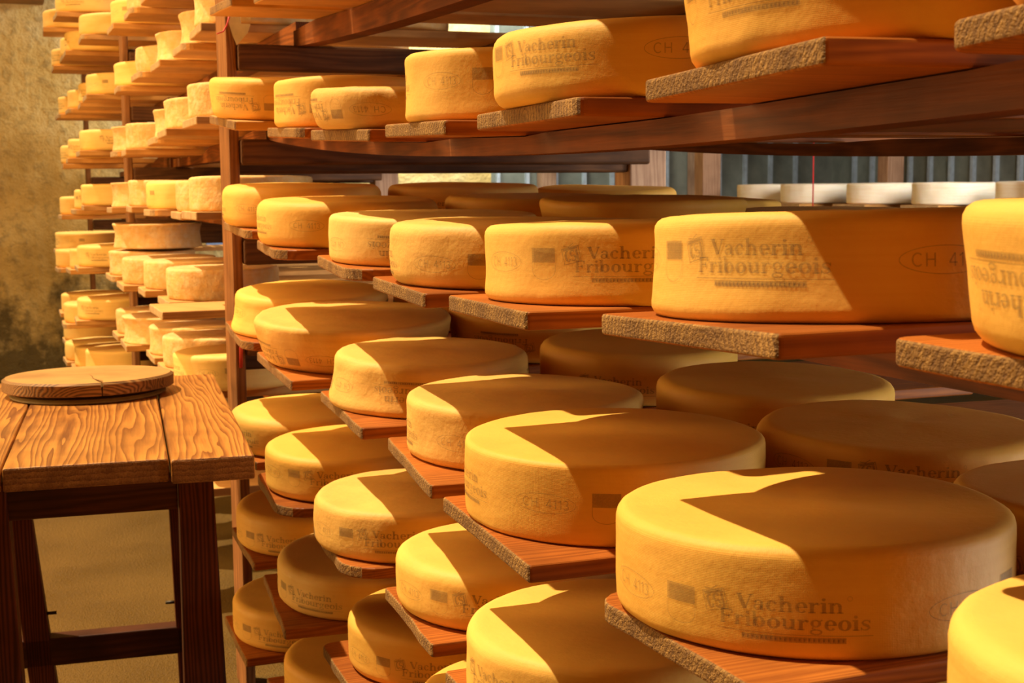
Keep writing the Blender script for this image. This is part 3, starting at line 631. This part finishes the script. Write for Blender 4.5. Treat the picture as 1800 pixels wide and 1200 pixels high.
# ------------------------------------------------------------ rack by the windows, seen through the gaps
back = empty('cheese_rack', (3.3, 4.5, 0)); tag(back, 'second wooden rack beyond, by the grey slatted wall', 'rack')
def bp(o): o.parent = back; o.matrix_parent_inverse = Matrix.Translation((-3.3, -4.5, 0)); return o
for y in (3.55, 5.9, 8.0): 
    bp(box('post', (3.26, y, 0), (3.36, y+.09, 2.6), W_POSTB)); bp(box('post', (4.35, y, 0), (4.45, y+.09, 2.6), W_POSTB))
bk = [(2, 1.045, [3.15, 3.83, 4.28, 4.74, 5.22, 5.64], 'third'), (5, 1.64, [5.1, 5.5, 6.35, 6.75, 7.15], 'upper'), (6, 1.86, [4.3, 5.2, 6.35, 6.75, 7.2], 'topmost')]
src = None
for L, z, Ys, nm in bk:
    for x in (3.42, 4.2): bp(box('beam', (x, 3.1, z-.075), (x+.05, 8.0, z-.025), W_BEAM, bv=.002))
    for i, Y in enumerate(Ys):
        o = plank_mesh('plank', .23, 1.1, .022, .004, .004, [W_NEW, W_NEWE], 300+ni); ni += 1
        o.matrix_world = Matrix.Translation((3.3, Y, z-.002)); tag(o, 'pale plank under whitish cheese, window-side rack, %s shelf, %s from the right' % (nm, ['first', 'second', 'third', 'fourth', 'fifth', 'sixth'][i]), 'plank', 'planks in the window-side rack')
        if src is None: src = build_cheese('cheese_wheel', Shape(.155, .085, 91, e=.008, lump=.002), M_WHITE, 72); o = src
        else: o = src.copy(); COL.objects.link(o)
        if L == 6: o.data = far_cheese_white = o.data
        o.matrix_world = Matrix.Translation((3.46+.02*(i % 2), Y, z-.001)) @ Matrix.Rotation(i*1.1+L, 4, 'Z')
        tag(o, 'brightly lit whitish cheese wheel on window-side rack, %s shelf, %s from the right' % (nm, ['first', 'second', 'third', 'fourth', 'fifth', 'sixth'][i]), 'cheese', 'cheese wheels on the window-side rack')
tag(tube('string', [(3.297, 4.99, 1.632), (3.294, 4.99, 1.3), (3.296, 4.992, .95)], .003, plain('red_string', (.7, .03, .03))), 'red string hanging from the window-side rack before white cheeses', 'string')

# ------------------------------------------------------------ work table
TA = -math.radians(4.8)
TM = Matrix.Translation((.353, 2.05, .718)) @ Matrix.Rotation(TA, 4, 'Z')
tab = empty('work_table'); tab.matrix_world = Matrix.Translation((.353, 2.05, 0)) @ Matrix.Rotation(TA, 4, 'Z')
tag(tab, 'sturdy wet wooden work table with thick boards left of the rack', 'table')
def tp(o, lab=None):
    o.parent = tab
    if lab: o['label'] = lab
    return o
Z = .718
tp(box('tabletop_board', (-.125, -.012, Z-.038), (0, .95, Z), W_TAB, bv=.004, endmat=W_TABE, endaxis=1))
o = tp(box('tabletop_board', (-.365, .0, Z-.036), (-.128, .95, Z), W_TAB, bv=.003, endmat=W_TABE, endaxis=1))
tp(box('tabletop_board', (-.62, .003, Z-.036), (-.368, .95, Z), W_TAB, bv=.003, endmat=W_TABE, endaxis=1))
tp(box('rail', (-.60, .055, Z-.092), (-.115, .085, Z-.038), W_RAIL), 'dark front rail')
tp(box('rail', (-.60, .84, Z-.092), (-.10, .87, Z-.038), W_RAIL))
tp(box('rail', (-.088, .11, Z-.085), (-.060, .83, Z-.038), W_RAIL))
def leg(x0, x1, X0, X1, y0, y1, nm='leg'):
    v = [(X0, y0, 0), (X1, y0, 0), (X1, y1, 0), (X0, y1, 0), (x0, y0, Z-.038), (x1, y0, Z-.038), (x1, y1, Z-.038), (x0, y1, Z-.038)]
    f = [(0, 3, 2, 1), (4, 5, 6, 7), (0, 1, 5, 4), (1, 2, 6, 5), (2, 3, 7, 6), (3, 0, 4, 7)]
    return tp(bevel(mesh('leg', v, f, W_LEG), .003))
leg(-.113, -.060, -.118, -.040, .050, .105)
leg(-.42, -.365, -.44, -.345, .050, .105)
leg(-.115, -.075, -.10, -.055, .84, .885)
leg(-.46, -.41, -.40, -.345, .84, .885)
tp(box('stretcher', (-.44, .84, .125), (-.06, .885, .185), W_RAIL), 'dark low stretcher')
for x in (-.374, -.098):
    s = 1 if x < -.2 else -1
    o = tube('bolt', [(x, .86, .235), (x+s*.026, .86, .235)], .004, plain('rusty_bolt', (.05, .035, .02), .5, .6), tab)
# round board with a split
def disc(name, R, t, mat, wm, crack=None, n=96):
    vs, fs = [], []; fm = []
    ring = []
    for i in range(n+1 if crack else n):
        a = (crack if crack else 0) + 2*PI*i/n
        ring.append(a)
    gap = .016
    prof = [(0, t), (.25, t), (.5, t), (.8, t), (1-.006/R, t), (1, t-.004), (1, t*.5), (1, .002), (1-.003/R, 0), (0, 0)]
    for f, z in prof:
        for k, a in enumerate(ring):
            r = f*R; x, y = r*math.cos(a), r*math.sin(a)
            if crack:                                       # the split widens towards the rim and wanders
                g = gap*f*(1 if k == 0 else -1 if k == len(ring)-1 else 0)*(.6+.5*math.sin(f*17+z*60))*.5
                wv = .006*math.sin(f*9)*f if k in (0, len(ring)-1) else 0
                x += -math.sin(a)*(g+wv); y += math.cos(a)*(g+wv)
            vs.append((x, y, z))
    m = len(ring)
    for j in range(len(prof)-1):
        for k in range(m if not crack else m-1):
            k2 = (k+1) % m; fs.append((j*m+k, j*m+k2, (j+1)*m+k2, (j+1)*m+k)); fm.append(1 if 4 <= j <= 7 else 0)
    if crack:
        for s in (0, m-1):
            f = [j*m+s for j in range(len(prof))]; fs.append(tuple(f)); fm.append(1)
    return mesh(name, vs, fs, [mat, wm], fmat=fm)
M_BRD = wood('round_board_wood', (.66, .36, .11), (.34, .15, .04), axis=0, ring=60, contrast=.5, rough=.4, wet=.2)
M_RIM = wood('round_board_rim_wood', (.34, .17, .05), (.07, .03, .012), axis=0, ring=70, contrast=.6)
M_PAD = plain('olive_pad', (.22, .15, .035), .6)
brd = disc('round_board', .1655, .026, M_BRD, M_RIM, crack=math.radians(-86)); bevel(brd, .0015, 2, 60)
brd.matrix_world = Matrix.Translation((.158, 2.815, Z+.0118)) @ Matrix.Rotation(-.02, 4, 'X')
tag(brd, 'round wooden cheese board with a dark radial split on the table', 'board')
pad = disc('round_pad', .150, .0085, M_PAD, M_PAD); pad.matrix_world = Matrix.Translation((.156, 2.80, Z+.0004))
tag(pad, 'thin olive round base under the split wooden board', 'base')

# ------------------------------------------------------------ small things
def paper(name, pts, mat):
    n = len(pts); vs = [Vector(p) for p in pts]+[Vector(p)+Vector((.0006, .0004, 0)) for p in pts]
    fs = [tuple(range(n)), tuple(range(2*n-1, n-1, -1))]+[(i, i+n, (i+1) % n+n, (i+1) % n) for i in range(n)]
    return mesh(name, vs, fs, mat)
M_PAP = plain('yellowed_paper', (.80, .72, .46), .8)
t = paper('paper_tag', [(.467, 2.904, 1.515), (.497, 2.904, 1.515), (.500, 2.904, 1.470), (.520, 2.904, 1.470), (.514, 2.904, 1.452), (.490, 2.904, 1.425), (.482, 2.904, 1.445), (.475, 2.904, 1.470)], M_PAP)
tag(t, 'torn yellowed paper tag pinned to the rack post at the second shelf', 'tag')
tag(tube('string', [(.478, 2.900, 1.49), (.470, 2.90, 1.465), (.462, 2.90, 1.452), (.448, 2.89, 1.446)], .0016, plain('red_cord', (.75, .05, .03))), 'short red string beside the torn paper tag', 'string')
tag(tube('cord', [(.478, 2.904, .86), (.480, 2.903, .80), (.478, 2.904, .74)], .004, plain('red_sleeve', (.62, .05, .035), .3)), 'red cord running down the rack post below the fourth shelf', 'cord')
tag(box('blue_patch', (1.08, 7.6, .80), (1.19, 7.62, .87), plain('pale_blue_patch', (.35, .55, .95), .5)), 'small pale blue patch showing in the dark far rack', 'plate')  # flat pale blue box for a small blue spot of unclear identity
